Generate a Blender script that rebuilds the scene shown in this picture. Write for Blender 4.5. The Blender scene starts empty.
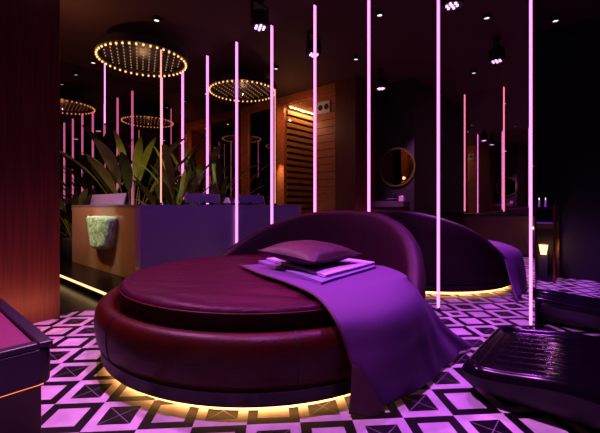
import bpy, math, random
from mathutils import Vector, noise
random.seed(7)
S = bpy.context.scene
COL = S.collection
PI = math.pi
# ---------------------------------------------------------------- frame of the room
# the room is turned against the view: N runs towards the mirror wall, M along it
AZ = math.radians(48.95)
NV = (math.cos(AZ), math.sin(AZ)); MV = (-math.sin(AZ), math.cos(AZ))
CEIL = 3.66
PLANE = 3.62           # mirror wall
def W(n, m, z=0.0): return Vector((n*NV[0]+m*MV[0], n*NV[1]+m*MV[1], z))
def toNM(x, y): return (x*NV[0]+y*NV[1], x*MV[0]+y*MV[1])

# ---------------------------------------------------------------- materials
MATS = {}
def mat(name, col, rough=.5, metal=0., spec=.5, coat=0., noise_amt=0., nscale=8., bump=0., bscale=30., stretch=None):
    m = bpy.data.materials.new(name); m.use_nodes = True
    nt = m.node_tree; b = nt.nodes['Principled BSDF']
    b.inputs['Base Color'].default_value = (*col, 1)
    b.inputs['Roughness'].default_value = rough
    b.inputs['Metallic'].default_value = metal
    b.inputs['Specular IOR Level'].default_value = spec
    b.inputs['Coat Weight'].default_value = coat
    tc = nt.nodes.new('ShaderNodeTexCoord'); mp = nt.nodes.new('ShaderNodeMapping')
    nt.links.new(tc.outputs['Object'], mp.inputs[0])
    if stretch: mp.inputs['Scale'].default_value = stretch
    if noise_amt > 0:
        nz = nt.nodes.new('ShaderNodeTexNoise'); nz.inputs['Scale'].default_value = nscale; nz.inputs['Detail'].default_value = 5
        nt.links.new(mp.outputs[0], nz.inputs['Vector'])
        rp = nt.nodes.new('ShaderNodeValToRGB')
        rp.color_ramp.elements[0].position = .3; rp.color_ramp.elements[1].position = .7
        rp.color_ramp.elements[0].color = (*[c*(1-noise_amt) for c in col], 1)
        rp.color_ramp.elements[1].color = (*[min(1, c*(1+noise_amt)) for c in col], 1)
        nt.links.new(nz.outputs['Fac'], rp.inputs[0]); nt.links.new(rp.outputs[0], b.inputs['Base Color'])
    if bump > 0:
        n2 = nt.nodes.new('ShaderNodeTexNoise'); n2.inputs['Scale'].default_value = bscale; n2.inputs['Detail'].default_value = 4
        nt.links.new(mp.outputs[0], n2.inputs['Vector'])
        bp = nt.nodes.new('ShaderNodeBump'); bp.inputs['Strength'].default_value = bump; bp.inputs['Distance'].default_value = .02
        nt.links.new(n2.outputs['Fac'], bp.inputs['Height']); nt.links.new(bp.outputs[0], b.inputs['Normal'])
    MATS[name] = m; return m
def emit(name, col, strength):
    m = bpy.data.materials.new(name); m.use_nodes = True
    nt = m.node_tree; nt.nodes.clear()
    e = nt.nodes.new('ShaderNodeEmission'); o = nt.nodes.new('ShaderNodeOutputMaterial')
    e.inputs[0].default_value = (*col, 1); e.inputs[1].default_value = strength
    nt.links.new(e.outputs[0], o.inputs[0]); MATS[name] = m; return m

leather = mat('burgundy_leather', (.036, .003, .001), .42, spec=.22, noise_amt=.15, nscale=5, bump=.12, bscale=60)
leather_top = mat('burgundy_mattress_leather', (.036, .0005, .011), .46, spec=.14, noise_amt=.12, nscale=4, bump=.9, bscale=5, stretch=(1, 3, 1))
leather_back = mat('plum_headboard_leather', (.022, .002, .014), .55, spec=.3, bump=.1, bscale=40)
black_gloss = mat('black_gloss', (.005, .004, .007), .24)
black_matte = mat('black_matte', (.006, .005, .007), .6)
black_metal = mat('black_metal', (.008, .008, .009), .5)
moulded = mat('black_moulded_vinyl', (.003, .002, .004), .16, spec=.13)
end_mirror = mat('smoked_mirror', (.36, .24, .21), .012, metal=1.)
bench_m = mat('bench_vinyl', (.010, .006, .016), .42)
mirror = mat('mirror_glass', (.80, .76, .79), .012, metal=1.)
dark_glass = mat('dark_glass', (.30, .28, .28), .015, metal=1.)
brass = mat('brass', (.30, .16, .05), .3, metal=1.)
chrome = mat('chrome', (.5, .5, .52), .15, metal=1.)
white_plastic = mat('white_plastic', (.62, .60, .62), .4)
screen_white = mat('pale_board', (.72, .66, .74), .5)
blanket_m = mat('purple_cotton', (.105, .036, .165), .75, noise_amt=.06, nscale=200, bump=.08, bscale=120)
lining_m = mat('plum_lining', (.07, .025, .035), .7)
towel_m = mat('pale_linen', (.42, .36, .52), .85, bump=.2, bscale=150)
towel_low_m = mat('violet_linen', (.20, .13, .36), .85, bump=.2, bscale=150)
board_m = mat('lilac_board', (.22, .15, .36), .5)
cushion_m = mat('plum_satin', (.028, .002, .008), .55, bump=.25, bscale=14)
ceil_m = mat('warm_tinted_ceiling_paint', (.055, .020, .015), .8)  # dark brown, reddened in place of a warm uplight
wall_m = mat('dark_wall_paint', (.012, .008, .012), .6)
navy_m = mat('navy_wall_paint', (.004, .003, .008), .6)
wood_red = mat('reddish_veneer', (.10, .022, .014), .42, noise_amt=.35, nscale=3, stretch=(14, 14, .6), bump=.05, bscale=20)
wood_or = mat('cedar_wood', (.36, .13, .045), .45, noise_amt=.3, nscale=4, stretch=(2, 2, 12), bump=.1, bscale=20)
wood_slat = mat('cedar_slat', (.25, .12, .045), .5, noise_amt=.3, nscale=4, stretch=(2, 2, 20))
desk_m = mat('warm_lit_lacquer', (.36, .21, .15), .24, noise_amt=.04, nscale=2, coat=.2)  # warm light on the desk front is put into this colour
desk_side = mat('purple_lit_lacquer', (.17, .11, .22), .32, noise_amt=.04, nscale=2)  # purple room light is put into this colour
stone_m = mat('pale_green_stone', (.42, .66, .52), .7, noise_amt=.45, nscale=14, bump=.9, bscale=22)
leaf_m = mat('green_leaf', (.13, .15, .02), .4, noise_amt=.3, nscale=6)
leaf_d = mat('dark_leaf', (.03, .045, .012), .5, noise_amt=.3, nscale=6)
soil_m = mat('soil', (.02, .013, .01), .9)
floor_black = mat('black_stone_floor', (.003, .0025, .003), .25, spec=.2, noise_amt=.2, nscale=3)
bench_top = mat('mauve_upholstery', (.15, .010, .06), .6, bump=.1, bscale=80)
ceramic = mat('dark_ceramic', (.10, .07, .12), .2)
umber = mat('umber_panel', (.035, .015, .008), .5, noise_amt=.2, nscale=4)

neon = emit('neon_pink', (1.0, .27, .78), 2.05)
neon_warm = emit('neon_rose', (1.0, .20, .34), 1.7)
neon_peach = emit('neon_peach', (1.0, .42, .32), 1.4)
led_amber = emit('led_amber', (1.0, .42, .12), 7)
led_step = emit('led_step_light', (1.0, .58, .26), 2.0)
led_sauna = emit('led_sauna_light', (1.0, .50, .14), 3.5)
led_bench = emit('led_bench_light', (1.0, .22, .07), 2.0)
bulb_m = emit('amber_bulb', (1.0, .46, .15), 2.2)
bulb_s = emit('amber_point', (1.0, .44, .20), .6)
down_m = emit('downlight_glow', (1.0, .90, .82), 2.5)
head_m = emit('magenta_led', (1.0, .45, .95), 3.0)
lantern_m = emit('lantern_flame', (1.0, .55, .20), 4.0)
halo_m = emit('mirror_halo', (1.0, .40, .15), .22)

def tile_material():
    m = bpy.data.materials.new('geometric_floor_tile'); m.use_nodes = True
    nt = m.node_tree; N = nt.nodes; L = nt.links; b = N['Principled BSDF']
    def M(op, a, bb=None):
        nd = N.new('ShaderNodeMath'); nd.operation = op
        for i, v in enumerate((a, bb)):
            if v is None: continue
            if isinstance(v, (int, float)): nd.inputs[i].default_value = v
            else: L.new(v, nd.inputs[i])
        return nd.outputs[0]
    g = N.new('ShaderNodeNewGeometry'); sx = N.new('ShaderNodeSeparateXYZ'); L.new(g.outputs['Position'], sx.inputs[0])
    th = .0746; s = .25631; ox, oy = -.7661, 1.6827
    X = M('SUBTRACT', sx.outputs[0], ox); Y = M('SUBTRACT', sx.outputs[1], oy)
    c, sn = math.cos(th)/s, math.sin(th)/s
    U = M('ADD', M('MULTIPLY', X, c), M('MULTIPLY', Y, sn)); V = M('SUBTRACT', M('MULTIPLY', Y, c), M('MULTIPLY', X, sn))
    fu = M('ABSOLUTE', M('SUBTRACT', M('FRACT', M('ADD', U, 200)), .5)); fv = M('ABSOLUTE', M('SUBTRACT', M('FRACT', M('ADD', V, 200)), .5))
    t = M('MAXIMUM', fu, fv)
    border = M('GREATER_THAN', t, .305)
    par = M('MODULO', M('ADD', M('FLOOR', M('ADD', U, 200)), M('FLOOR', M('ADD', V, 200))), 2)   # 0 = black border
    par = M('GREATER_THAN', par, .5)
    white = M('SUBTRACT', 1, M('ABSOLUTE', M('SUBTRACT', par, border)))      # equal -> white
    diag = M('LESS_THAN', M('ABSOLUTE', M('SUBTRACT', fu, fv)), .013)
    line = M('MULTIPLY', M('MULTIPLY', diag, par), M('SUBTRACT', 1, border))
    nz = N.new('ShaderNodeTexNoise'); nz.inputs['Scale'].default_value = 7; nz.inputs['Detail'].default_value = 6
    L.new(g.outputs['Position'], nz.inputs['Vector'])
    rw = N.new('ShaderNodeValToRGB'); rw.color_ramp.elements[0].position = .3; rw.color_ramp.elements[1].position = .75
    rw.color_ramp.elements[0].color = (.42, .38, .42, 1); rw.color_ramp.elements[1].color = (.68, .64, .66, 1)
    L.new(nz.outputs['Fac'], rw.inputs[0])
    m1 = N.new('ShaderNodeMixRGB'); m1.inputs[1].default_value = (.004, .003, .005, 1); L.new(rw.outputs[0], m1.inputs[2]); L.new(white, m1.inputs[0])
    m2 = N.new('ShaderNodeMixRGB'); m2.inputs[2].default_value = (.16, .14, .17, 1); L.new(m1.outputs[0], m2.inputs[1]); L.new(line, m2.inputs[0])
    L.new(m2.outputs[0], b.inputs['Base Color']); b.inputs['Roughness'].default_value = .42; b.inputs['Specular IOR Level'].default_value = .15
    return m
tile_m = tile_material()

# ---------------------------------------------------------------- mesh helpers
class MB:
    def __init__(s): s.v = []; s.f = []
    def add(s, vs, fs):
        o = len(s.v); s.v += [tuple(v) for v in vs]; s.f += [tuple(i+o for i in f) for f in fs]; return s
    def box(s, x0, x1, y0, y1, z0, z1):
        return s.add([(x0,y0,z0),(x1,y0,z0),(x1,y1,z0),(x0,y1,z0),(x0,y0,z1),(x1,y0,z1),(x1,y1,z1),(x0,y1,z1)],
                     [(0,3,2,1),(4,5,6,7),(0,1,5,4),(1,2,6,5),(2,3,7,6),(3,0,4,7)])
    def prism(s, pts, z0, z1):
        k = len(pts)
        return s.add([(x,y,z0) for x,y in pts]+[(x,y,z1) for x,y in pts],
                     [tuple(range(k))[::-1], tuple(range(k,2*k))]+[(i,(i+1)%k,(i+1)%k+k,i+k) for i in range(k)])
    def cyl(s, x, y, z0, z1, r, r2=None, k=16):
        r2 = r if r2 is None else r2
        vs = [(x+r*math.cos(2*PI*i/k), y+r*math.sin(2*PI*i/k), z0) for i in range(k)]+[(x+r2*math.cos(2*PI*i/k), y+r2*math.sin(2*PI*i/k), z1) for i in range(k)]
        return s.add(vs, [tuple(range(k))[::-1], tuple(range(k,2*k))]+[(i,(i+1)%k,(i+1)%k+k,i+k) for i in range(k)])
    def lathe(s, prof, k=96, a0=0, a1=2*PI, closed=True):
        # prof: list of (r,z); closed profile loop if closed
        full = abs(a1-a0-2*PI) < 1e-6; n = k if full else k+1; p = len(prof); vs = []
        for i in range(n):
            a = a0+(a1-a0)*i/k
            vs += [(r*math.cos(a), r*math.sin(a), z) for r, z in prof]
        fs = []
        for i in range(k):
            j = (i+1) % n
            for q in range(p if closed else p-1):
                q2 = (q+1) % p
                fs.append((i*p+q, j*p+q, j*p+q2, i*p+q2))
        return s.add(vs, fs)
    def tube(s, pts, r, k=8):
        pts = [Vector(p) for p in pts]; vs = []; n = len(pts)
        for i, p in enumerate(pts):
            t = (pts[min(i+1,n-1)]-pts[max(i-1,0)]).normalized()
            a = t.cross(Vector((0,0,1)));  a = t.cross(Vector((1,0,0))) if a.length < .1 else a
            a.normalize(); b = t.cross(a); rr = r[i] if isinstance(r, (list,tuple)) else r
            vs += [p+rr*(math.cos(2*PI*j/k)*a+math.sin(2*PI*j/k)*b) for j in range(k)]
        fs = [(i*k+j, i*k+(j+1)%k, (i+1)*k+(j+1)%k, (i+1)*k+j) for i in range(n-1) for j in range(k)]
        fs += [tuple(range(k))[::-1], tuple(range((n-1)*k, n*k))]
        return s.add(vs, fs)
    def ball(s, c, r, k=8, l=5):
        c = Vector(c); vs = [c+Vector((0,0,r))]
        for i in range(1,l):
            ph = PI*i/l
            vs += [c+r*Vector((math.sin(ph)*math.cos(2*PI*j/k), math.sin(ph)*math.sin(2*PI*j/k), math.cos(ph))) for j in range(k)]
        vs.append(c-Vector((0,0,r))); e = len(vs)-1
        fs = [(0,1+j,1+(j+1)%k) for j in range(k)]+[(e,1+(l-2)*k+(j+1)%k,1+(l-2)*k+j) for j in range(k)]
        fs += [(1+i*k+j,1+(i+1)*k+j,1+(i+1)*k+(j+1)%k,1+i*k+(j+1)%k) for i in range(l-2) for j in range(k)]
        return s.add(vs, fs)
    def grid(s, fn, nu, nv):
        vs = [fn(i/nu, j/nv) for j in range(nv+1) for i in range(nu+1)]
        return s.add(vs, [(j*(nu+1)+i, j*(nu+1)+i+1, (j+1)*(nu+1)+i+1, (j+1)*(nu+1)+i) for j in range(nv) for i in range(nu)])
    def build(s, name, m, parent=None, smooth=False, bevel=0, seg=2, solid=0, label=None, subd=0):
        me = bpy.data.meshes.new(name); me.from_pydata(s.v, [], s.f); me.materials.append(m)
        import bmesh
        bm = bmesh.new(); bm.from_mesh(me); bmesh.ops.recalc_face_normals(bm, faces=bm.faces); bm.to_mesh(me); bm.free()
        if smooth:
            me.polygons.foreach_set('use_smooth', [True]*len(me.polygons))
        o = bpy.data.objects.new(name, me); COL.objects.link(o)
        if parent: o.parent = parent
        if solid:
            md = o.modifiers.new('solid', 'SOLIDIFY'); md.thickness = solid; md.offset = 0
        if bevel:
            md = o.modifiers.new('bevel', 'BEVEL'); md.width = bevel; md.segments = seg; md.limit_method = 'ANGLE'
        if subd:
            md = o.modifiers.new('sub', 'SUBSURF'); md.levels = subd; md.render_levels = subd
        if label: o['label'] = label
        return o
def thing(name, label, cat, loc=(0,0,0), rz=0, group=None):
    o = bpy.data.objects.new(name, None); COL.objects.link(o); o.location = loc; o.rotation_euler = (0,0,rz)
    o.empty_display_size = .1
    o['label'] = label; o['category'] = cat
    if group: o['group'] = group
    return o
def NT(name, label, cat, n, m, z=0, group=None): return thing(name, label, cat, W(n,m,z), AZ, group)
def tag(o, label, cat, group=None, kind=None):
    o['label'] = label; o['category'] = cat
    if group: o['group'] = group
    if kind: o['kind'] = kind
    return o
def struct(o, label, cat):
    o['label'] = label; o['category'] = cat; o['kind'] = 'structure'; return o
def turn(o): o.rotation_euler = (0,0,AZ); return o
def dup(root, loc, label, rz=None, group=None):
    r = root.copy(); COL.objects.link(r); r.location = loc; r['label'] = label
    if rz is not None: r.rotation_euler = (0,0,rz)
    if group: r['group'] = group
    for ch in list(root.children):
        c = ch.copy(); COL.objects.link(c); c.parent = r
        for g in list(ch.children):
            d = g.copy(); COL.objects.link(d); d.parent = c
    return r
def lamp(kind, name, loc, col, power, parent=None, **kw):
    l = bpy.data.lights.new(name, kind); l.color = col; l.energy = power
    for k, v in kw.items():
        if k != 'rot': setattr(l, k, v)
    o = bpy.data.objects.new(name, l); COL.objects.link(o); o.location = loc
    if 'rot' in kw: o.rotation_euler = kw['rot']
    if parent: o.parent = parent
    return o

# ================================================================= SETTING
MB_ = -1.60            # mirror wall behind the viewer
END = 7.50             # mirrored end wall
RIGHT = -2.5
ALC = 6.45             # far wall of the side room
struct(turn(MB().prism([(MB_,RIGHT),(ALC,RIGHT),(ALC,1.7),(PLANE+.08,1.7),(PLANE+.08,END),(MB_,END)], -.12, -.004).build('floor', floor_black)),
       'glossy black stone floor around the reception desk', 'floor')
arc = [(PLANE,3.45),(2.9,3.5),(2.3,3.6),(1.8,3.75),(1.5,3.87),(1.375,3.93),(1.258,4.0),(1.114,4.03),(1.0,4.01),(.89,3.97)]
struct(turn(MB().prism([(MB_,RIGHT),(ALC,RIGHT),(ALC,1.7),(PLANE+.08,1.7),(PLANE+.08,.49),(PLANE,.49)]+arc+[(.89,3.9),(.25,3.9),(.25,3.05),(MB_,3.05)], -.03, 0).build('floor', tile_m)),
       'black and white concentric square tiles around the round bed', 'floor')
struct(turn(MB().box(MB_-.1,ALC+.1,RIGHT-.1,END+.1,CEIL,CEIL+.1).build('ceiling', ceil_m)), 'dark brown ceiling with small downlights', 'ceiling')
# mirror wall A, with its carcass behind
mw = turn(MB().box(PLANE+.012,PLANE+.08,.50,END,0,CEIL).build('wall_back', wall_m)); struct(mw, 'dark wall carrying the large mirror panels', 'wall')
mg = MB()
mg.box(PLANE,PLANE+.012,.50,END-.001,.0,CEIL)
mp_ = turn(mg.build('wall_mirror', mirror)); struct(mp_, 'floor to ceiling mirror wall behind the bed', 'mirror wall')
struct(turn(MB().box(MB_+.9,PLANE,END,END+.012,0,CEIL).build('wall_mirror', end_mirror)), 'end wall mirror behind the tropical plants', 'mirror wall')
struct(turn(MB().box(MB_,PLANE,END+.012,END+.1,0,CEIL).build('wall_end', wall_m)), 'dark end wall behind the plants', 'wall')
struct(turn(MB().box(MB_,MB_+.012,RIGHT,3.05,.88,CEIL).build('wall_mirror', mirror)), 'mirror wall facing the bed from behind the viewer', 'mirror wall')
struct(turn(MB().box(MB_-.1,MB_,RIGHT,3.05,0,CEIL).build('wall_front', umber)), 'brown wall below the facing mirror', 'wall')
struct(turn(MB().box(MB_,ALC,RIGHT-.1,RIGHT,0,CEIL).build('wall_right', navy_m)), 'dark wall at the right end of the room', 'wall')
struct(turn(MB().box(ALC,ALC+.1,RIGHT,1.7,0,CEIL).build('wall_far', navy_m)), 'dark navy far wall beyond the loungers', 'wall')
struct(turn(MB().box(PLANE+.08,ALC,1.7,1.8,0,CEIL).build('wall_side', navy_m)), 'dark wall behind the mirror', 'wall')
# left block: dark return wall, niche, wood pillar
struct(turn(MB().box(MB_,.20,3.05,3.15,0,CEIL).build('wall_left', wall_m)), 'dark wall next to the wash niche', 'wall')
struct(turn(MB().box(.10,.20,3.15,3.90,0,CEIL).build('wall_niche', wall_m)), 'dark back wall of the wash niche', 'wall')
pil = MB(); pil.box(.10,1.06,3.90,4.40,0,CEIL)
struct(turn(pil.build('wall_pillar', wood_red, bevel=.006)), 'reddish wood veneer wall at the left edge', 'wall')

# raised platform under the reception desk
pf = NT('platform', 'low black step under the reception desk with a warm light strip', 'step', 1.6, 4.0)
MB().box(0,PLANE-1.605,0,END-4.01,.0,.06).build('riser', black_matte, pf)
MB().box(-.03,PLANE-1.605,-.03,END-4.01,.06,.11).build('tread', floor_black, pf, bevel=.004)
MB().box(-.035,-.028,0,END-4.02,.066,.096).build('light_strip', led_step, pf)

# ================================================================= ROUND BED
BC = Vector((-.283, 2.96, 0))
bed = thing('round_bed', 'large round burgundy leather bed with curved headboard and glowing base', 'bed', BC, 0)
MB().lathe([(1.02,.05),(1.185,.05),(1.19,.065),(1.19,.125),(1.02,.125)]).build('plinth', bench_m, bed, smooth=False)
MB().cyl(0,0,0,.06,1.0,k=64).build('foot', black_matte, bed)
MB().lathe([(1.09,.016),(1.145,.016),(1.145,.030),(1.09,.030)]).build('light_strip', led_amber, bed, label='warm amber light strip under the bed')
body = MB().lathe([(.9,.13),(1.17,.128),(1.195,.14),(1.215,.18),(1.228,.25),(1.228,.31),(1.222,.35),(1.205,.385),(1.18,.403),(1.15,.407),(1.12,.398),(1.10,.375),(1.095,.33),(.9,.33)], k=128)
bb = body.build('bed_base', leather, bed, smooth=True)
MB().lathe([(1.196,.139),(1.2045,.145),(1.196,.152)], k=128).build('piping', leather, bb, smooth=True)
for a in (-77, -132, 178, -35):
    ar = math.radians(a); pts = [(r*math.cos(ar), r*math.sin(ar), z) for r, z in [(1.199,.15),(1.218,.18),(1.230,.25),(1.230,.31),(1.224,.35),(1.207,.386),(1.18,.405),(1.15,.409)]]
    MB().tube(pts, .0025, 5).build('seam', black_matte, bb)
def mattress_pt(r, a):
    x, y = r*math.cos(a), r*math.sin(a)
    z = .53 - .025*(r/1.08)**4
    # soft creases fanning over the leather
    cr = math.sin((x*.35+y)*34+3*noise.noise(Vector((x*2,y*2,0))))*.0055*max(0,min(1,(r-.15)*1.6))
    cr += .015*noise.noise(Vector((x*1.3+3,y*4.5,.5)))
    return (x, y, z+cr)
mt = MB(); K = 144; RR = [0.02+.025*i for i in range(41)]
vs = [mattress_pt(r, 2*PI*i/K) for r in RR for i in range(K)]
prof = [(1.045,.512),(1.066,.500),(1.078,.480),(1.080,.455),(1.078,.40),(1.07,.35)]
vs += [(r*math.cos(2*PI*i/K), r*math.sin(2*PI*i/K), z+(.002*math.sin(i*PI) if q else 0)) for q, (r, z) in enumerate(prof) for i in range(K)]
R_ = len(RR)+len(prof)
fs = [(q*K+i, (q+1)*K+i, (q+1)*K+(i+1)%K, q*K+(i+1)%K) for q in range(R_-1) for i in range(K)]+[tuple(range(K)), tuple(range((R_-1)*K, R_*K))[::-1]]
mt.add(vs, fs); mo = mt.build('mattress', leather_top, bed, smooth=True)
MB().lathe([(1.078,.474),(1.087,.480),(1.078,.486)], k=128).build('piping', leather, mo, smooth=True)
# headboard: rises round the back, symmetric about the mirror normal
HP = [(0,1.0),(12,.99),(23,.965),(34,.905),(44,.83),(52,.755),(60,.66),(67,.565),(74,.47),(80,.41)]
def hh(d):
    d = abs(d)
    for (a, h0), (b, h1) in zip(HP, HP[1:]):
        if d <= b: t = (d-a)/(b-a); return h0+(h1-h0)*t
    return HP[-1][1]
hv = []; hf = []; NA = 96; prof_n = 14
for i in range(NA+1):
    d = -80+160*i/NA
    h = (hh(d-1.5)+hh(d)+hh(d+1.5))/3; a = AZ+math.radians(d); zb = .30; lean = .055*(h-.4)
    ring = [(1.115,zb),(1.112+lean*.3,zb+(h-zb)*.35),(1.105+lean*.8,zb+(h-zb)*.7),(1.105+lean,h-.05),(1.118+lean,h-.018),(1.145+lean,h),(1.18+lean,h+.002),(1.212+lean,h-.012),(1.232+lean,h-.045),(1.238+lean,zb+(h-zb)*.7),(1.240+lean*.5,zb+(h-zb)*.4),(1.238,.28),(1.235,.16),(1.20,.14)]
    for r, z in ring: hv.append((r*math.cos(a), r*math.sin(a), z))
for i in range(NA):
    for q in range(prof_n):
        q2 = (q+1) % prof_n
        hf.append((i*prof_n+q, (i+1)*prof_n+q, (i+1)*prof_n+q2, i*prof_n+q2))
hf += [tuple(range(prof_n)), tuple(range(NA*prof_n, (NA+1)*prof_n))[::-1]]
MB().add(hv, hf).build('headboard', leather_back, bed, smooth=True)

# ================================================================= THINGS ON THE BED
def smoothgrid(P, u, v):
    # Catmull-Rom over a control net P[row][col], u across, v down
    def cr(p0,p1,p2,p3,t):
        return .5*((2*p1)+(-p0+p2)*t+(2*p0-5*p1+4*p2-p3)*t*t+(-p0+3*p1-3*p2+p3)*t**3)
    def line(pts, t):
        n = len(pts)-1; x = min(t*n, n-1e-6); i = int(x); f = x-i
        return cr(pts[max(i-1,0)], pts[i], pts[i+1], pts[min(i+2,n)], f)
    return line([line(r, u) for r in P], v)
V = Vector
BL = [  # rows from the back of the bed to the floor; columns from the left edge to the right edge
 [V((-.50,3.00,.548)), V((-.10,3.10,.548)), V((.30,3.08,.547)), V((.69,2.96,.548))],
 [V((-.30,2.63,.550)), V((.05,2.72,.550)), V((.40,2.76,.550)), V((.74,2.74,.549))],
 [V((-.08,2.30,.550)), V((.22,2.36,.552)), V((.50,2.44,.552)), V((.755,2.56,.548))],
 [V((.09,2.01,.538)), V((.37,2.14,.538)), V((.60,2.30,.540)), V((.75,2.50,.528))],
 [V((.185,1.83,.455)), V((.46,1.955,.46)), V((.70,2.20,.46)), V((.81,2.46,.460))],
 [V((.245,1.805,.30)), V((.485,1.90,.30)), V((.755,2.18,.31)), V((.895,2.48,.35))],
 [V((.285,1.80,.15)), V((.50,1.885,.15)), V((.80,2.19,.15)), V((1.04,2.54,.18))],
 [V((.32,1.805,.018)), V((.52,1.91,.015)), V((.86,2.22,.018)), V((1.25,2.64,.030))],
]
def blanket(u, v):
    p = smoothgrid(BL, u, v).copy()
    if v > .62:
        k = (v-.62)/.38
        amp = .020*k*(u-.35 if u > .35 else 0)*1.5
        p += Vector((.55,-.8,0))*amp*math.sin(u*38+v*3)
        p += Vector((.55,-.8,0))*.010*k*math.sin(u*13+1)
    p.z += .003*noise.noise(Vector((u*5,v*6,2)))
    return p
bl = MB().grid(blanket, 72, 90).build('blanket', blanket_m, None, smooth=True, solid=.012)
tag(bl, 'plain purple throw blanket draped over the front right of the bed', 'blanket')
hem = MB().tube([blanket(0.0, t/60)+Vector((0,0,.004)) for t in range(61)], .008, 6).build('hem', lining_m, bl, smooth=True, label='dark rolled hem along the left edge')
# folded lining flap at the lower left corner
def flap(u, v):
    top = V((.262,1.79,.26)); bl0 = V((.245,1.80,.015)); br = V((.43,1.815,.012)); tr = V((.300,1.795,.24))
    a = top.lerp(bl0, v); b = tr.lerp(br, v); p = a.lerp(b, u)
    p += Vector((-.2,-1,0))*(.022*math.sin(u*PI)*v+.012*v); return p
MB().grid(flap, 12, 16).build('turned_corner', lining_m, bl, smooth=True, solid=.008, label='turned over lower corner of the blanket')

def slab(name, corners, z0, z1, m, label, wave=.004):
    L_, F_, R_c, B_ = [V((*c, 0)) for c in corners]
    mb = MB(); nn = 14
    def P(u, v, z):
        p = (L_.lerp(F_, u)).lerp(B_.lerp(R_c, u), v); p.z = z; return p
    layers = [(z0,.01),(z0+.2*(z1-z0),0),(z0+.48*(z1-z0),.004),(z0+.5*(z1-z0),.012),(z0+.52*(z1-z0),.004),(z0+.8*(z1-z0),0),(z1,.012)]
    per = [(t/nn,0) for t in range(nn)]+[(1,t/nn) for t in range(nn)]+[(1-t/nn,1) for t in range(nn)]+[(0,1-t/nn) for t in range(nn)]
    vs = []; k = len(per)
    for z, ins in layers:
        for u, v in per:
            uu = .5+(u-.5)*(1-2*ins); vv = .5+(v-.5)*(1-2*ins)
            q = P(uu, vv, z+wave*noise.noise(Vector((u*3,v*3,z*10)))); vs.append(q)
    fs = [(l*k+i, l*k+(i+1)%k, (l+1)*k+(i+1)%k, (l+1)*k+i) for l in range(len(layers)-1) for i in range(k)]
    fs += [tuple(range(k))[::-1], tuple(range((len(layers)-1)*k, len(layers)*k))]
    mb.add(vs, fs)
    o = mb.build(name, m); tag(o, label, 'towel', 'folded linen on the bed'); return o
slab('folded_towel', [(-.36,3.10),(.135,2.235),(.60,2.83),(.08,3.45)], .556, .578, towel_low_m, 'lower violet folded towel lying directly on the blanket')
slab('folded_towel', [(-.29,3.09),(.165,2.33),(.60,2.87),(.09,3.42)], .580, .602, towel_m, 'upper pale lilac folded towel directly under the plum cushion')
cu = MB(); NG = 28
def cush(s):
    def f(u, v):
        a, b = 2*u-1, 2*v-1
        e = (1-abs(a)**2.6)*(1-abs(b)**2.6)
        pin = 1-.10*(1-abs(a)**2)*(abs(b)**2) ; pin2 = 1-.10*(1-abs(b)**2)*(abs(a)**2)
        w = .004*math.sin(a*9+b*7)*e
        return (a*.285*pin2, b*.285*pin, s*(.078*max(e,0)**.55)+w)
    return f
cu.grid(cush(1), NG, NG); cu.grid(cush(-1), NG, NG)
co = cu.build('cushion', cushion_m, None, smooth=True); co.location = (.075, 2.79, .69); co.rotation_euler = (math.radians(3), 0, math.radians(47))
tag(co, 'shiny plum square cushion resting on the folded towels', 'cushion')
ed = [(.285*a, .285*b) for a, b in [(-1,-1),(1,-1),(1,1),(-1,1)]]
pts = []
for q in range(4):
    (x0,y0),(x1,y1) = ed[q], ed[(q+1)%4]
    for t in range(12):
        k = t/12; x, y = x0+(x1-x0)*k, y0+(y1-y0)*k; s_ = 4*k*(1-k)*.10
        if q % 2 == 0: y *= (1-s_)
        else: x *= (1-s_)
        pts.append((x,y,0))
pts.append(pts[0]); MB().tube(pts, .005, 6).build('piping', cushion_m, co, smooth=True)

# ================================================================= NEON TUBES
def neon_tube(z0, z1, m, r=.0098):
    t = thing('neon_tube', '', 'neon tube', (0,0,0), 0)
    MB().cyl(0,0,z0+.03,z1-.03,r,k=12).build('glowing_tube', m, t, smooth=True)
    MB().cyl(0,0,z0,z0+.03,r*1.25,k=12).build('end_cap', black_metal, t)
    MB().cyl(0,0,z1-.03,z1,r*1.25,k=12).build('end_cap', black_metal, t)
    return t
t0 = neon_tube(0, CEIL, neon)
tn = ['pink neon tube close beside the peach one, right half of the bulb chandelier', 'pink neon tube rising just left of the dark computer on the desk',
      'pink neon tube rising directly behind the dark computer', 'pink neon tube in front of the purple lit desk, by the glass of the sauna',
      'pink neon tube left of the lit sauna slats', 'pink neon tube between the sauna slats and the speaker panel',
      'pink neon tube at the left of the round mirror niche', 'long pink neon tube just right of the headboard, standing on the tiles',
      'thickest pink neon tube, behind the black lounger']
m5 = 1.316
for i, k in enumerate(range(-2, 7)):
    n_, m_ = PLANE-.0135, m5-(k-5)*.79
    if k == 6: m_ = .53
    if i == 0: t0.location = W(n_, m_); t0['label'] = tn[i]; t0['group'] = 'neon tubes on the mirror wall'
    elif k == 0: 
        dup(t0, W(n_, m_), tn[i])
    else: dup(t0, W(n_, m_), tn[i])
th = neon_tube(2.34, CEIL, neon); th.location = (-3.13,5.76,0); th['label'] = 'short pink neon tube hanging from the ceiling at the left side of the bulb chandelier'; th['group'] = 'neon tubes over the desk'
tp = neon_tube(1.061, 3.25, neon_peach); tp.location = (-1.935, 5.0, 0); tp['label'] = 'peach neon tube crossing the right half of the bulb chandelier'; tp['group'] = 'neon tubes over the desk'
tb = neon_tube(.89, CEIL, neon_warm)
bl_ = ['rose neon tube mirrored right of the lit slats', 'rose neon tube mirrored in front of the lit slats', 'rose neon tube mirrored left end of the facing row']
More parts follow.
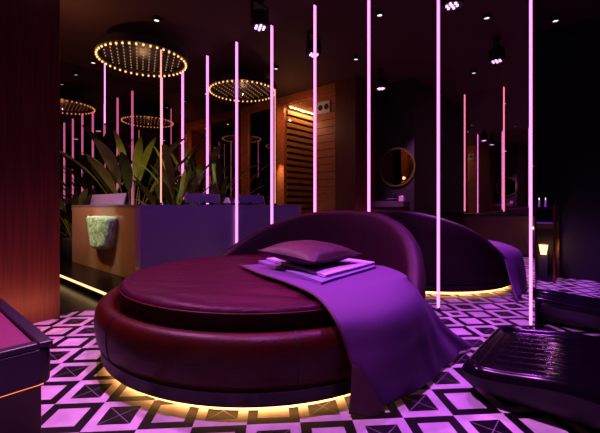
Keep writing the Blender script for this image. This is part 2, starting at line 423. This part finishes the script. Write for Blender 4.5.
for i, m_ in enumerate((1.79, 2.60)):
    if i == 0: tb.location = W(MB_+.035, m_); tb['label'] = bl_[0]; tb['group'] = 'neon tubes on the facing mirror'
    else: dup(tb, W(MB_+.035, m_), bl_[i], group='neon tubes on the facing mirror')

# ================================================================= CHANDELIER
ch = NT('chandelier', 'round black chandelier with a ring of amber bulbs above the desk', 'chandelier', 2.62, 5.53, 3.30)
ch.rotation_euler = (0,0,math.radians(24))
MB().lathe([(.61,.02),(.67,.02),(.67,.13),(.61,.13)], k=64).build('ring_frame', black_metal, ch)
MB().cyl(0,0,.075,.13,.615,k=64).build('canopy', black_matte, ch)
MB().cyl(0,0,.13,CEIL-3.30,.05,k=16).build('stem', black_metal, ch)
for i in range(44):
    a = 2*PI*i/44
    MB().ball((.64*math.cos(a), .64*math.sin(a), 0), .0165, 8, 5).build('bulb', bulb_m, ch)
g = MB()
for i in range(-7,8):
    for j in range(-7,8):
        x, y = i*.088, j*.12
        if math.hypot(x,y) < .57:
            g.ball((x,y,.045), .010, 5, 4)
gp = g.build('light_points', bulb_s, ch); gp['kind'] = 'stuff'
lamp('POINT', 'chandelier_glow', (0,0,-.05), (1,.50,.22), 3, ch, shadow_soft_size=.003)

# ================================================================= CEILING LIGHTS
sp = NT('stage_spotlight', 'black stage spotlight with magenta LEDs above the desk end of the bed', 'spotlight', 3.08, 3.35, 3.28, 'stage spotlights on the ceiling')
MB().lathe([(.0,.02),(.095,.02),(.11,.0),(.118,.0),(.12,.05),(.11,.18),(.08,.21),(.0,.21)], k=28, closed=False).build('housing', black_metal, sp, smooth=False)
yk = MB(); yk.box(-.14,-.125,-.02,.02,.08,.30); yk.box(.125,.14,-.02,.02,.08,.30); yk.box(-.14,.14,-.02,.02,.29,.31); yk.cyl(0,0,.31,CEIL-3.28,.05); yk.build('yoke', black_metal, sp)
for i in range(7):
    a = 2*PI*i/6; r = .055 if i < 6 else 0
    MB().cyl(r*math.cos(a), r*math.sin(a), .0, .02, .014, k=10).build('led', head_m, sp)
for i, (n_, m_, lb) in enumerate([(3.08,3.35,None),(1.03,3.35,'black stage spotlight above the wash niche, seen only mirrored'),(3.08,1.36,'black stage spotlight mirrored at the top, between the two longest tubes'),(1.03,1.36,'black stage spotlight mirrored above the red lit tube')]):
    r = sp if i == 0 else dup(sp, W(n_,m_,3.28), lb)
def spot(n_, m_, target, col, power, size, blend=.5, z=3.25):
    p = W(n_,m_,z); d = (Vector(target)-p)
    o = lamp('SPOT', 'spot_beam', p, col, power, None, spot_size=math.radians(size), spot_blend=blend, shadow_soft_size=.06)
    o.rotation_euler = d.to_track_quat('-Z','Y').to_euler(); return o
MAG = (.95,.10,.80); PUR = (.50,.10,1.0)
spot(3.08,3.35,(-.6,2.9,.5),(1.0,.05,.45),120,70)
spot(1.03,3.35,(-.9,1.9,0),(1.0,.27,.90),420,82)
spot(3.08,1.36,(1.45,1.7,0),(.58,.075,.95),400,82)
spot(1.03,1.36,(.3,1.75,0),(.80,.19,.95),430,95)

dl = thing('ceiling_downlight', '', 'downlight', (0,0,0), AZ, 'small ceiling downlights')
MB().lathe([(.035,-.0),(.05,-.0),(.055,.02),(.055,.05),(.035,.05)], k=24).build('trim_ring', black_metal, dl)
MB().cyl(0,0,.012,.04,.035,k=20).build('lens', down_m, dl)
for i, (n_, m_, lb) in enumerate([(2.45,4.77,'small round downlight right of the bulb chandelier'),(2.43,7.05,'small round downlight left of the bulb chandelier'),
        (2.43,6.2,'small round downlight mirrored at the far left'),(1.84,3.4,'small round downlight mirrored above the sauna corner'),
        (2.88,2.37,'small round downlight mirrored near the top of the niche tube'),(1.85,1.3,'small round downlight mirrored between the two longest tubes'),
        (-.22,2.03,'small round downlight mirrored low between the red tubes'),(6.1,.60,'small round downlight over the side room at the right')]):
    if i == 0: dl.location = W(n_,m_,CEIL-.05); dl['label'] = lb
    else: dup(dl, W(n_,m_,CEIL-.05), lb)

# ================================================================= RECEPTION DESK
dk = NT('reception_desk', 'long reception desk, pale green stone on the warm lit front, purple lit side', 'reception desk', 2.03, 4.502, .11)
H = 1.06-.11
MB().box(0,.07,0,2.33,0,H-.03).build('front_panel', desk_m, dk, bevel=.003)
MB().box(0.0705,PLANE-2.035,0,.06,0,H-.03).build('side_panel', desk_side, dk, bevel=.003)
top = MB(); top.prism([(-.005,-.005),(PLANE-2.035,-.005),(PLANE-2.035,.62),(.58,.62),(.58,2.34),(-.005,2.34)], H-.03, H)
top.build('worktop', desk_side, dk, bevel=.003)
MB().box(.07,.55,2.27,2.33,0,H-.03).build('end_panel', desk_m, dk)
st = MB()
def rock(u, v):
    th = u*2*PI; z = v
    w = .25+.21*z**.6; d = .10
    e = 3.2
    c, s_ = math.cos(th), math.sin(th)
    rr = (abs(c)**e+abs(s_)**e)**(-1/e)
    x, y = rr*c*d, rr*s_*w
    nn = 1+.07*noise.noise(Vector((x*9,y*9,z*4)))
    hgt = -.225+.45*z
    cap = 1 if 0 < z < 1 else .86
    return (x*nn*cap, y*nn*cap, hgt+.012*noise.noise(Vector((y*10,z*3,1))))
st.grid(rock, 40, 16)
nu = 40
st.f.append(tuple(range(nu))[::-1]); st.f.append(tuple(16*(nu+1)+i for i in range(nu)))
so = st.build('stone_block', stone_m, dk, smooth=True, label='rough pale green stone set into the desk front'); so.location = (-.03, .96, H-.385)
lt = W(1.45, 5.15, 3.5); lt = lamp('SPOT', 'stone_fill', W(1.25,5.3,2.4), (.72,1.0,.78), 65, None, spot_size=math.radians(32), spot_blend=.5, shadow_soft_size=.03)  # added beam brightening the stone, no fixture
lt.rotation_euler = (W(1.99,5.46,.66)-lt.location).to_track_quat('-Z','Y').to_euler()

mo_ = NT('display_board', 'pale lilac tilted display panel standing on the desk above the stone', 'display', 2.22, 5.30, 1.0605)
b = MB(); b.add([(0,0,0),(.02,0,0),(.06,0,.17),(.04,0,.17),(0,1.30,0),(.02,1.30,0),(.06,1.30,.17),(.04,1.30,.17)],[(0,1,2,3),(4,7,6,5),(0,4,5,1),(1,5,6,2),(2,6,7,3),(3,7,4,0)])
b.build('panel', board_m, mo_, bevel=.008); MB().box(.05,.14,.5,.8,0,.012).build('stand', black_metal, mo_)
cp = NT('computer_monitor', 'dark purple monitor back rising behind the desk edge, near the tube', 'monitor', 3.16, 4.70, 1.0605)
def rr_plate(x0, x1, y0, y1, z0, z1, rad=.035):
    pts = []
    for (cy, cz, a0) in [(y1-rad,z1-rad,0),(y0+rad,z1-rad,90),(y0+rad,z0+rad,180),(y1-rad,z0+rad,270)]:
        for t in range(5):
            a = math.radians(a0+t*22.5); pts.append((cy+rad*math.cos(a), cz+rad*math.sin(a)))
    k = len(pts)
    return [(x0,y,z) for y,z in pts]+[(x1,y,z) for y,z in pts], [tuple(range(k))[::-1], tuple(range(k,2*k))]+[(i,(i+1)%k,(i+1)%k+k,i+k) for i in range(k)]
m_ = MB(); vs_, fs_ = rr_plate(-.02,.02,-.30,.30,.03,.17)
m_.add([(y, x, z) for x,y,z in vs_], fs_)
m_.build('screen', desk_side, cp, bevel=.004); MB().cyl(0,.0,0,.05,.03).build('stand', black_metal, cp); MB().cyl(0,0,0,.01,.09).build('foot', black_metal, cp)
tl = NT('table_lamp', 'tiny lamp with a pale lilac cone shade on the desk', 'lamp', 3.53, 4.60, 1.0605)
MB().cyl(0,0,.0,.012,.045).build('base', brass, tl); MB().cyl(0,0,.01,.06,.006).build('stem', brass, tl)
MB().cyl(0,0,.03,.115,.058,.022,k=20).build('lamp_shade', screen_white, tl, smooth=False)

# ================================================================= PLANTS
def blade(mb, base, az, tilt, length, width, curl, stem, rng, lim=(9,9)):
    # one paddle leaf on a long stalk
    base = Vector(base); d = Vector((math.cos(az), math.sin(az), 0)); side = Vector((-d.y, d.x, 0))
    pts = []; p = base.copy(); n = 12; tl_ = stem+length
    for i in range(n+1):
        s_ = i/n; ang = tilt+curl*s_**1.6
        pts.append(p.copy()); p.x = min(p.x, lim[0]); p.y = min(p.y, lim[1]); p += (tl_/n)*(math.sin(ang)*d+math.cos(ang)*Vector((0,0,1)))
    k0 = stem/tl_; vs = []; fs = []
    nb = 10
    def at(s_):
        x = s_*n; i = min(int(x), n-1); return pts[i].lerp(pts[i+1], x-i)
    for i in range(nb+1):
        q = i/nb; c = at(k0+(1-k0)*q); w = width*(math.sin(PI*min(1,q*.93+.05))**.75)
        vs += [c+side*w+Vector((0,0,.25*w)), c, c-side*w+Vector((0,0,.25*w))]
    for i in range(nb):
        for j in range(2): fs.append((i*3+j, i*3+j+1, i*3+j+4, i*3+j+3))
    vs = [Vector((min(v_.x, lim[0]+.02), min(v_.y, lim[1]+.02), v_.z)) for v_ in vs]
    mb.add(vs, fs)
    return [at(k0*t/4) for t in range(5)]
def plant(n_, m_, z, label, seed, nl, hgt, wd, mats, spread=.55, name='tropical_plant'):
    rng = random.Random(seed)
    t = NT(name, label, 'plant', n_, m_, z, 'tropical plants behind the desk')
    pot = MB().lathe([(.0,0),(.13,0),(.15,.02),(.19,.36),(.185,.38),(.165,.38),(.16,.34),(0,.33)], k=28, closed=False); pot.build('pot', black_matte, t, smooth=True)
    MB().cyl(0,0,.30,.335,.155).build('soil', soil_m, t)
    for i in range(nl):
        mb = MB(); az = 2*PI*i/nl*1.618*2.4+rng.random()*.4; ti = .06+spread*rng.random()**1.2; h = hgt*(.65+.4*rng.random())
        sp_ = blade(mb, (.04*math.cos(az), .04*math.sin(az), .34), az, ti, h*.5, wd*(.8+.4*rng.random()), .55+.6*rng.random(), h*.5, rng, (PLANE-.06-n_, END-.06-m_))
        lf = mb.build('leaf', mats[i % len(mats)], t, smooth=True)
        MB().tube(sp_, [.012,.010,.009,.008,.006], 5).build('stalk', mats[i % len(mats)], lf)
    return t
plant(2.95,6.65,.11,'tall tropical plant with broad upright paddle leaves behind the stone',3,15,2.25,.085,[leaf_m,leaf_m,leaf_d],.42)
plant(3.20,5.50,.11,'slender leaved plant behind the dark monitor',5,15,1.75,.05,[leaf_m,leaf_d,leaf_m],.4)
plant(2.15,7.12,.11,'bushy dark plant at the far left by the pillar',9,20,1.05,.06,[leaf_d,leaf_d,leaf_m],.9)
plant(3.33,6.15,.11,'dark arching palm between the two lighter plants',12,20,1.35,.055,[leaf_d,leaf_d,leaf_m],.8)
lamp('SPOT', 'plant_fill', W(1.9,3.9,3.5), (1,.85,.34), 260, None, spot_size=math.radians(38), spot_blend=.8, shadow_soft_size=.02).rotation_euler = (W(2.95,6.3,1.75)-W(1.9,3.9,3.5)).to_track_quat('-Z','Y').to_euler()  # added beam to bring out the leaves, no fixture

# ================================================================= SAUNA CABIN (stands behind the pillar, seen in the mirror)
sa = NT('sauna_cabin', 'cedar sauna cabin with glazed front, warm lit slatted wall and speaker panel', 'sauna', 1.04, 4.41, 0)
# local: x = 0 at the front face, y along the facade
MB().box(-.10,0,0.005,END-4.415,CEIL-.20,CEIL-.01).build('beam', wood_or, sa)
cl = MB()
for i in range(26):
    z = .02+i*.160
    if z < 3.4: cl.box(-.03,0,0.005,.60,z,min(z+.146,CEIL-.205))
cl.box(-.08,-.03,.005,.60,0,CEIL-.205); cl.build('slatted_front', wood_or, sa)
MB().box(-.1,.0,1.50,1.74,0,CEIL-.2).build('post', wood_or, sa)
MB().box(-.1,.0,2.80,END-4.415,0,CEIL-.2).build('post', wood_or, sa)
MB().box(-.06,-.045,1.745,2.795,.05,CEIL-.205).build('glass_panel', dark_glass, sa)
MB().box(-.1,.0,1.745,2.795,0,.05).build('sill', wood_or, sa)
sl = MB()
for i in range(26):
    z = .10+i*.150; sl.box(-1.22,-.10,1.455,1.49,z,z+.088) if z < 3.3 else None
sl.build('slat_wall', wood_slat, sa)
MB().box(-1.24,-.10,1.492,1.50,0,CEIL-.21).build('side_wall', black_matte, sa)
MB().box(-1.29,-1.24,.05,1.50,0,CEIL-.21).build('rear_wall', wood_or, sa)
MB().box(-1.24,-.10,.01,.05,0,CEIL-.21).build('side_wall', wood_or, sa)
MB().box(-1.29,-.10,.01,1.50,CEIL-.21,CEIL-.19).build('roof', wood_or, sa)
MB().box(-1.2,-.12,1.405,1.44,CEIL-.25,CEIL-.225).build('light_strip', led_sauna, sa)
lamp('AREA', 'sauna_wash', (-.6,1.36,CEIL-.28), (1,.50,.16), 16, sa, shape='RECTANGLE', size=1.0, size_y=.05, rot=(math.radians(15),0,0))
pn = MB().box(0.002,.03,.13,.46,CEIL-.62,CEIL-.36).build('speaker_panel', white_plastic, sa, bevel=.004)
for y in (.215,.375):
    d = MB(); k = 20
    d.add([(.034, y+.062*math.cos(2*PI*i/k), CEIL-.49+.062*math.sin(2*PI*i/k)) for i in range(k)]+[(.028, y+.062*math.cos(2*PI*i/k), CEIL-.49+.062*math.sin(2*PI*i/k)) for i in range(k)],
          [tuple(range(k)), tuple(range(k,2*k))[::-1]]+[(i,(i+1)%k,(i+1)%k+k,i+k) for i in range(k)])
    d.build('speaker', black_matte, pn)
lamp('SPOT', 'facade_wash', W(1.75,5.9,3.6), (1,.34,.12), 42, None, spot_size=math.radians(112), spot_blend=.9, shadow_soft_size=.008).rotation_euler = (W(1.0,6.3,2.0)-W(1.75,5.9,3.6)).to_track_quat('-Z','Y').to_euler()

# ================================================================= WASH NICHE
wm = NT('round_mirror', 'round wall mirror with a faint amber rim in the dark niche', 'mirror', .2, 3.43, 1.86)
def disc_x(x0, x1, r0, r1, k=56):
    mb = MB()
    if r0 == 0:
        mb.add([(x0, r1*math.cos(2*PI*i/k), r1*math.sin(2*PI*i/k)) for i in range(k)]+[(x1, r1*math.cos(2*PI*i/k), r1*math.sin(2*PI*i/k)) for i in range(k)],
               [tuple(range(k))[::-1], tuple(range(k,2*k))]+[(i,(i+1)%k,(i+1)%k+k,i+k) for i in range(k)])
    else:
        vs = []
        for i in range(k):
            c, s_ = math.cos(2*PI*i/k), math.sin(2*PI*i/k)
            vs += [(x0,r0*c,r0*s_),(x0,r1*c,r1*s_),(x1,r1*c,r1*s_),(x1,r0*c,r0*s_)]
        mb.add(vs, [(i*4+q, ((i+1)%k)*4+q, ((i+1)%k)*4+(q+1)%4, i*4+(q+1)%4) for i in range(k) for q in range(4)])
    return mb
disc_x(.002,.03,0,.37).build('mirror_glass', dark_glass, wm)
disc_x(.002,.035,.372,.395).build('frame', brass, wm)
disc_x(.004,.02,.396,.402).build('light_ring', halo_m, wm)
wc = NT('washbasin_counter', 'floating dark washbasin counter under the round mirror', 'washbasin', .2, 3.16, 1.02)
MB().box(.002,.27,.0,.73,0,.12).build('counter', ceramic, wc, bevel=.006)
MB().lathe([(.0,.125),(.08,.125),(.105,.16),(.11,.18),(.10,.18),(.075,.14),(0,.135)], k=32, closed=False).build('basin', ceramic, wc, smooth=True).location = (.15,.30,0)
MB().tube([(.02,.30,.12),(.02,.30,.25),(.03,.30,.27),(.07,.30,.275),(.10,.30,.25)], .012, 8).build('faucet', black_metal, wc, smooth=True)
tb_ = NT('tissue_box', 'small pale box at the end of the washbasin counter', 'box', .34, 3.17, 1.1405)
MB().box(0,.10,0,.10,0,.10).build('carton', screen_white, tb_, bevel=.005); MB().cyl(.05,.05,.1,.115,.02).build('lid', white_plastic, tb_)
struct(turn(MB().box(.20,.24,3.88,3.899,0,CEIL).build('trim_1', brass)), 'thin brass strip beside the wash niche', 'trim')

# low counter under the facing mirror
ct = NT('low_counter', 'low brown counter below the facing mirror, mirrored behind the bed', 'counter', MB_+.002, .9)
MB().box(0,.36,0,2.14,.05,.84).build('carcass', umber, ct); MB().box(0,.38,0,2.14,.84,.875).build('worktop', black_gloss, ct, bevel=.004)
MB().box(.02,.32,.02,2.12,0,.05).build('toe_kick', black_matte, ct)
lamp('POINT', 'counter_glow', (.75,.25,.62), (1,.45,.15), 3.0, ct, shadow_soft_size=.004)

# ================================================================= FRONT LEFT BENCH
be = NT('padded_bench', 'low dark bench with a magenta lit seat at the lower left corner', 'bench', .487, 1.885)
bt = MB(); 
rd = [( .0-.0, .03),(-.03,0)]
bt.prism([(0,.05),(-.012,.015),(-.05,0),(-.95,0),(-.95,1.14),(0,1.14)], .265, .425)
bt.build('slab', bench_m, be, bevel=.012, seg=3)
MB().box(-.90,-.06,.06,1.08,.426,.442).build('seat', bench_top, be, bevel=.008)
rim = MB(); rim.box(-.055,0,.0,1.14,.426,.45); rim.box(-.95,-.055,.0,.055,.426,.45); rim.build('rim', bench_m, be, bevel=.006)
MB().box(-.90,-.035,.04,1.10,0,.262).build('pedestal', umber, be, bevel=.004)
ls = MB(); ls.box(-.90,-.03,.030,.038,.254,.264); ls.box(-.034,-.027,.04,1.10,.254,.264); ls.build('light_strip', led_bench, be)
lamp('AREA', 'pillar_wash', W(.75,3.45,.06), (1,.20,.07), 3.0, None, shape='RECTANGLE', size=.7, size_y=.05).rotation_euler = (W(.75,3.9,.45)-W(.75,3.45,.06)).to_track_quat('-Z','Y').to_euler()

# ================================================================= LOUNGERS
def lounger_z(s):
    P = [(0,.19),(.12,.20),(.5,.24),(.75,.225),(1.05,.20),(1.3,.30),(1.6,.46),(1.9,.60)]
    for (a, z0), (b_, z1) in zip(P, P[1:]):
        if s <= b_:
            t = (s-a)/(b_-a); t = t*t*(3-2*t); return z0+(z1-z0)*t
    return P[-1][1]
def make_lounger(n_, m_, label, Wd=.90):
    t = NT('spa_lounger', label, 'lounger', n_, m_, 0, 'black moulded loungers')
    Ln = 1.9
    mb = MB(); nu, nv = 96, 96
    def edge_d(x, y, r=.13):
        # distance inward from a rounded rectangle outline
        dx, dy = min(x, Wd-x), min(y, Ln-y)
        if dx < r and dy < r: return r-math.hypot(r-dx, r-dy)
        return min(dx, dy)
    def sq(u, v, inset=0):
        # map the unit square to the rounded rectangle
        x, y = u*Wd, v*Ln; r = .13
        cx = r if x < r else (Wd-r if x > Wd-r else None); cy = r if y < r else (Ln-r if y > Ln-r else None)
        if cx is not None and cy is not None:
            dx, dy = x-cx, y-cy; mx = max(abs(dx), abs(dy)); h = math.hypot(dx, dy)
            if h > 1e-9: dx, dy = dx*mx/h, dy*mx/h
            x, y = cx+dx, cy+dy
        return x, y
    def top(u, v):
        x, y = sq(u, v); d = max(0, edge_d(x, y)); z = lounger_z(y)
        if d < .05: z -= .05*(1-math.sin(PI/2*d/.05))**1.2
        elif d < .085: z -= .028*((d-.05)/.035)**2*(3-2*(d-.05)/.035)
        else:
            z -= .028
            q = (x-.09)/(Wd-.18)
            if d > .10 and .14 < y < 1.7: z += .009*abs(math.sin(q*PI*8))*min(1,(d-.10)/.02)
        return (x, -y, z)
    mb.grid(top, nu, nv)
    mb.build('moulded_top', moulded, t, smooth=True)
    sd = MB(); per = []
    K_ = 40
    for i in range(K_): per.append((i/K_, 0))
    for i in range(80): per.append((1, i/80))
    for i in range(K_): per.append((1-i/K_, 1))
    for i in range(80): per.append((0, 1-i/80))
    k = len(per); vs = []
    for lvl, ins in [(0,0),(1,.012),(2,.06),(3,.10),(4,.15)]:
        for u, v in per:
            x, y = sq(u, v); zt = lounger_z(y)-.05
            zz = [zt+.001, zt*.62, .05, .03, .0][lvl]
            x2 = Wd/2+(x-Wd/2)*(1-2*ins/Wd); y2 = Ln/2+(y-Ln/2)*(1-2*ins/Ln)
            vs.append((x2, -y2, zz))
    sd.add(vs, [(l*k+i, l*k+(i+1)%k, (l+1)*k+(i+1)%k, (l+1)*k+i) for l in range(4) for i in range(k)]+[tuple(range(4*k,5*k))])
    sd.build('moulded_base', black_matte, t, smooth=True)
    return t
l1 = make_lounger(2.03, .645, 'nearest black ribbed lounger at the lower right')
make_lounger(3.72, .98, 'further black ribbed lounger behind the thickest neon tube', .52)

# ================================================================= SIDE ROOM BEYOND THE MIRROR
cb = NT('display_cabinet', 'dark open cabinet with brass posts at the right behind the tube', 'cabinet', 5.95, .60)
MB().box(.02,.42,.02,.78,.0,.05).build('base', black_matte, cb)
for x, y in ((0,0),(.44,0),(0,.80),(.44,.80)): MB().box(x-.014,x+.014,y-.014,y+.014,0,1.06).build('post', brass, cb)
MB().box(.02,.42,.015,.785,.05,.075).build('shelf', black_gloss, cb)
MB().box(.02,.42,.015,.785,.80,.82).build('shelf', desk_side, cb)
MB().box(0.0,.44,.015,.785,1.0,1.03).build('top', black_gloss, cb)
MB().box(.42,.435,.02,.78,.075,1.0).build('back', umber, cb)
ln_ = NT('lantern', 'small glowing lantern in the dark cabinet at the right', 'lantern', 6.14, .745, .0755)
MB().box(-.055,.055,-.055,.055,.0,.28).build('base', black_matte, ln_)
MB().add([(-.03,-.03,.28),(.03,-.03,.28),(.03,.03,.28),(-.03,.03,.28),(-.05,-.05,.42),(.05,-.05,.42),(.05,.05,.42),(-.05,.05,.42)],[(0,3,2,1),(4,5,6,7),(0,1,5,4),(1,2,6,5),(2,3,7,6),(3,0,4,7)]).build('glowing_glass', lantern_m, ln_)
MB().box(-.055,.055,-.055,.055,.42,.435).build('lid', brass, ln_)
lamp('POINT', 'lantern_glow', (-.16,0,.36), (1,.45,.15), 2.5, ln_, shadow_soft_size=.005)
cd = NT('candle', 'slim white candle on the dark cabinet, nearest the tube', 'candle', 6.05, .86, 1.0305, 'candles on the cabinet')
MB().cyl(0,0,0,.10,.013,k=10).build('wax', white_plastic, cd); MB().cyl(0,0,.10,.13,.006,.002,k=8).build('flame', down_m, cd)
dup(cd, W(6.05,.785,1.0305), 'slim white candle on the dark cabinet, middle of three'); dup(cd, W(6.05,.71,1.0305), 'slim white candle on the dark cabinet, nearest the brass post')

# ================================================================= GENERAL LIGHT
# added lamps without fixtures, filling desk, board, ceiling and side room
def area(name, p, tgt, col, power, sx, sy):
    o = lamp('AREA', name, p, col, power, None, shape='RECTANGLE', size=sx, size_y=sy)
    o.rotation_euler = (Vector(tgt)-Vector(p)).to_track_quat('-Z','Y').to_euler(); return o
spot(2.3,2.3,W(2.9,4.5,.5),(.32,.12,1.0),150,60,.8,3.5)  # added purple fill for the desk side
lamp('POINT','warm_fill', W(1.50,5.3,2.9), (1,.44,.20), 13, None, shadow_soft_size=.004)  # added warm point without a fixture, for ceiling, facade and desk front
spot(1.12,6.0,W(2.03,6.0,.45),(1,.55,.25),95,125,.9,2.1)  # added warm fill for the desk front
spot(1.03,3.35,W(2.25,5.95,1.15),(.75,.34,1.0),260,20,.6)  # extra beam added to tint the display board lilac
spot(4.6,.9,W(4.9,.35,0),(.56,.09,1.0),800,66,.7,3.4)  # added purple beam on the side room floor, no fixture
w = bpy.data.worlds.new('World'); S.world = w; w.use_nodes = True
w.node_tree.nodes['Background'].inputs[0].default_value = (.10,.03,.12,1); w.node_tree.nodes['Background'].inputs[1].default_value = .03

cam = bpy.data.cameras.new('Camera'); co_ = bpy.data.objects.new('Camera', cam); COL.objects.link(co_)
co_.location = (0,0,1.05); co_.rotation_euler = (PI/2,0,0)
cam.sensor_fit = 'HORIZONTAL'; cam.sensor_width = 36; cam.lens = 36*359.2/600; cam.shift_y = -10.9/600; cam.clip_start = .05
S.camera = co_
S.view_settings.view_transform = 'Standard'; S.view_settings.look = 'None'; S.view_settings.gamma = 1; S.view_settings.use_curve_mapping = False
S.view_settings.exposure = 0
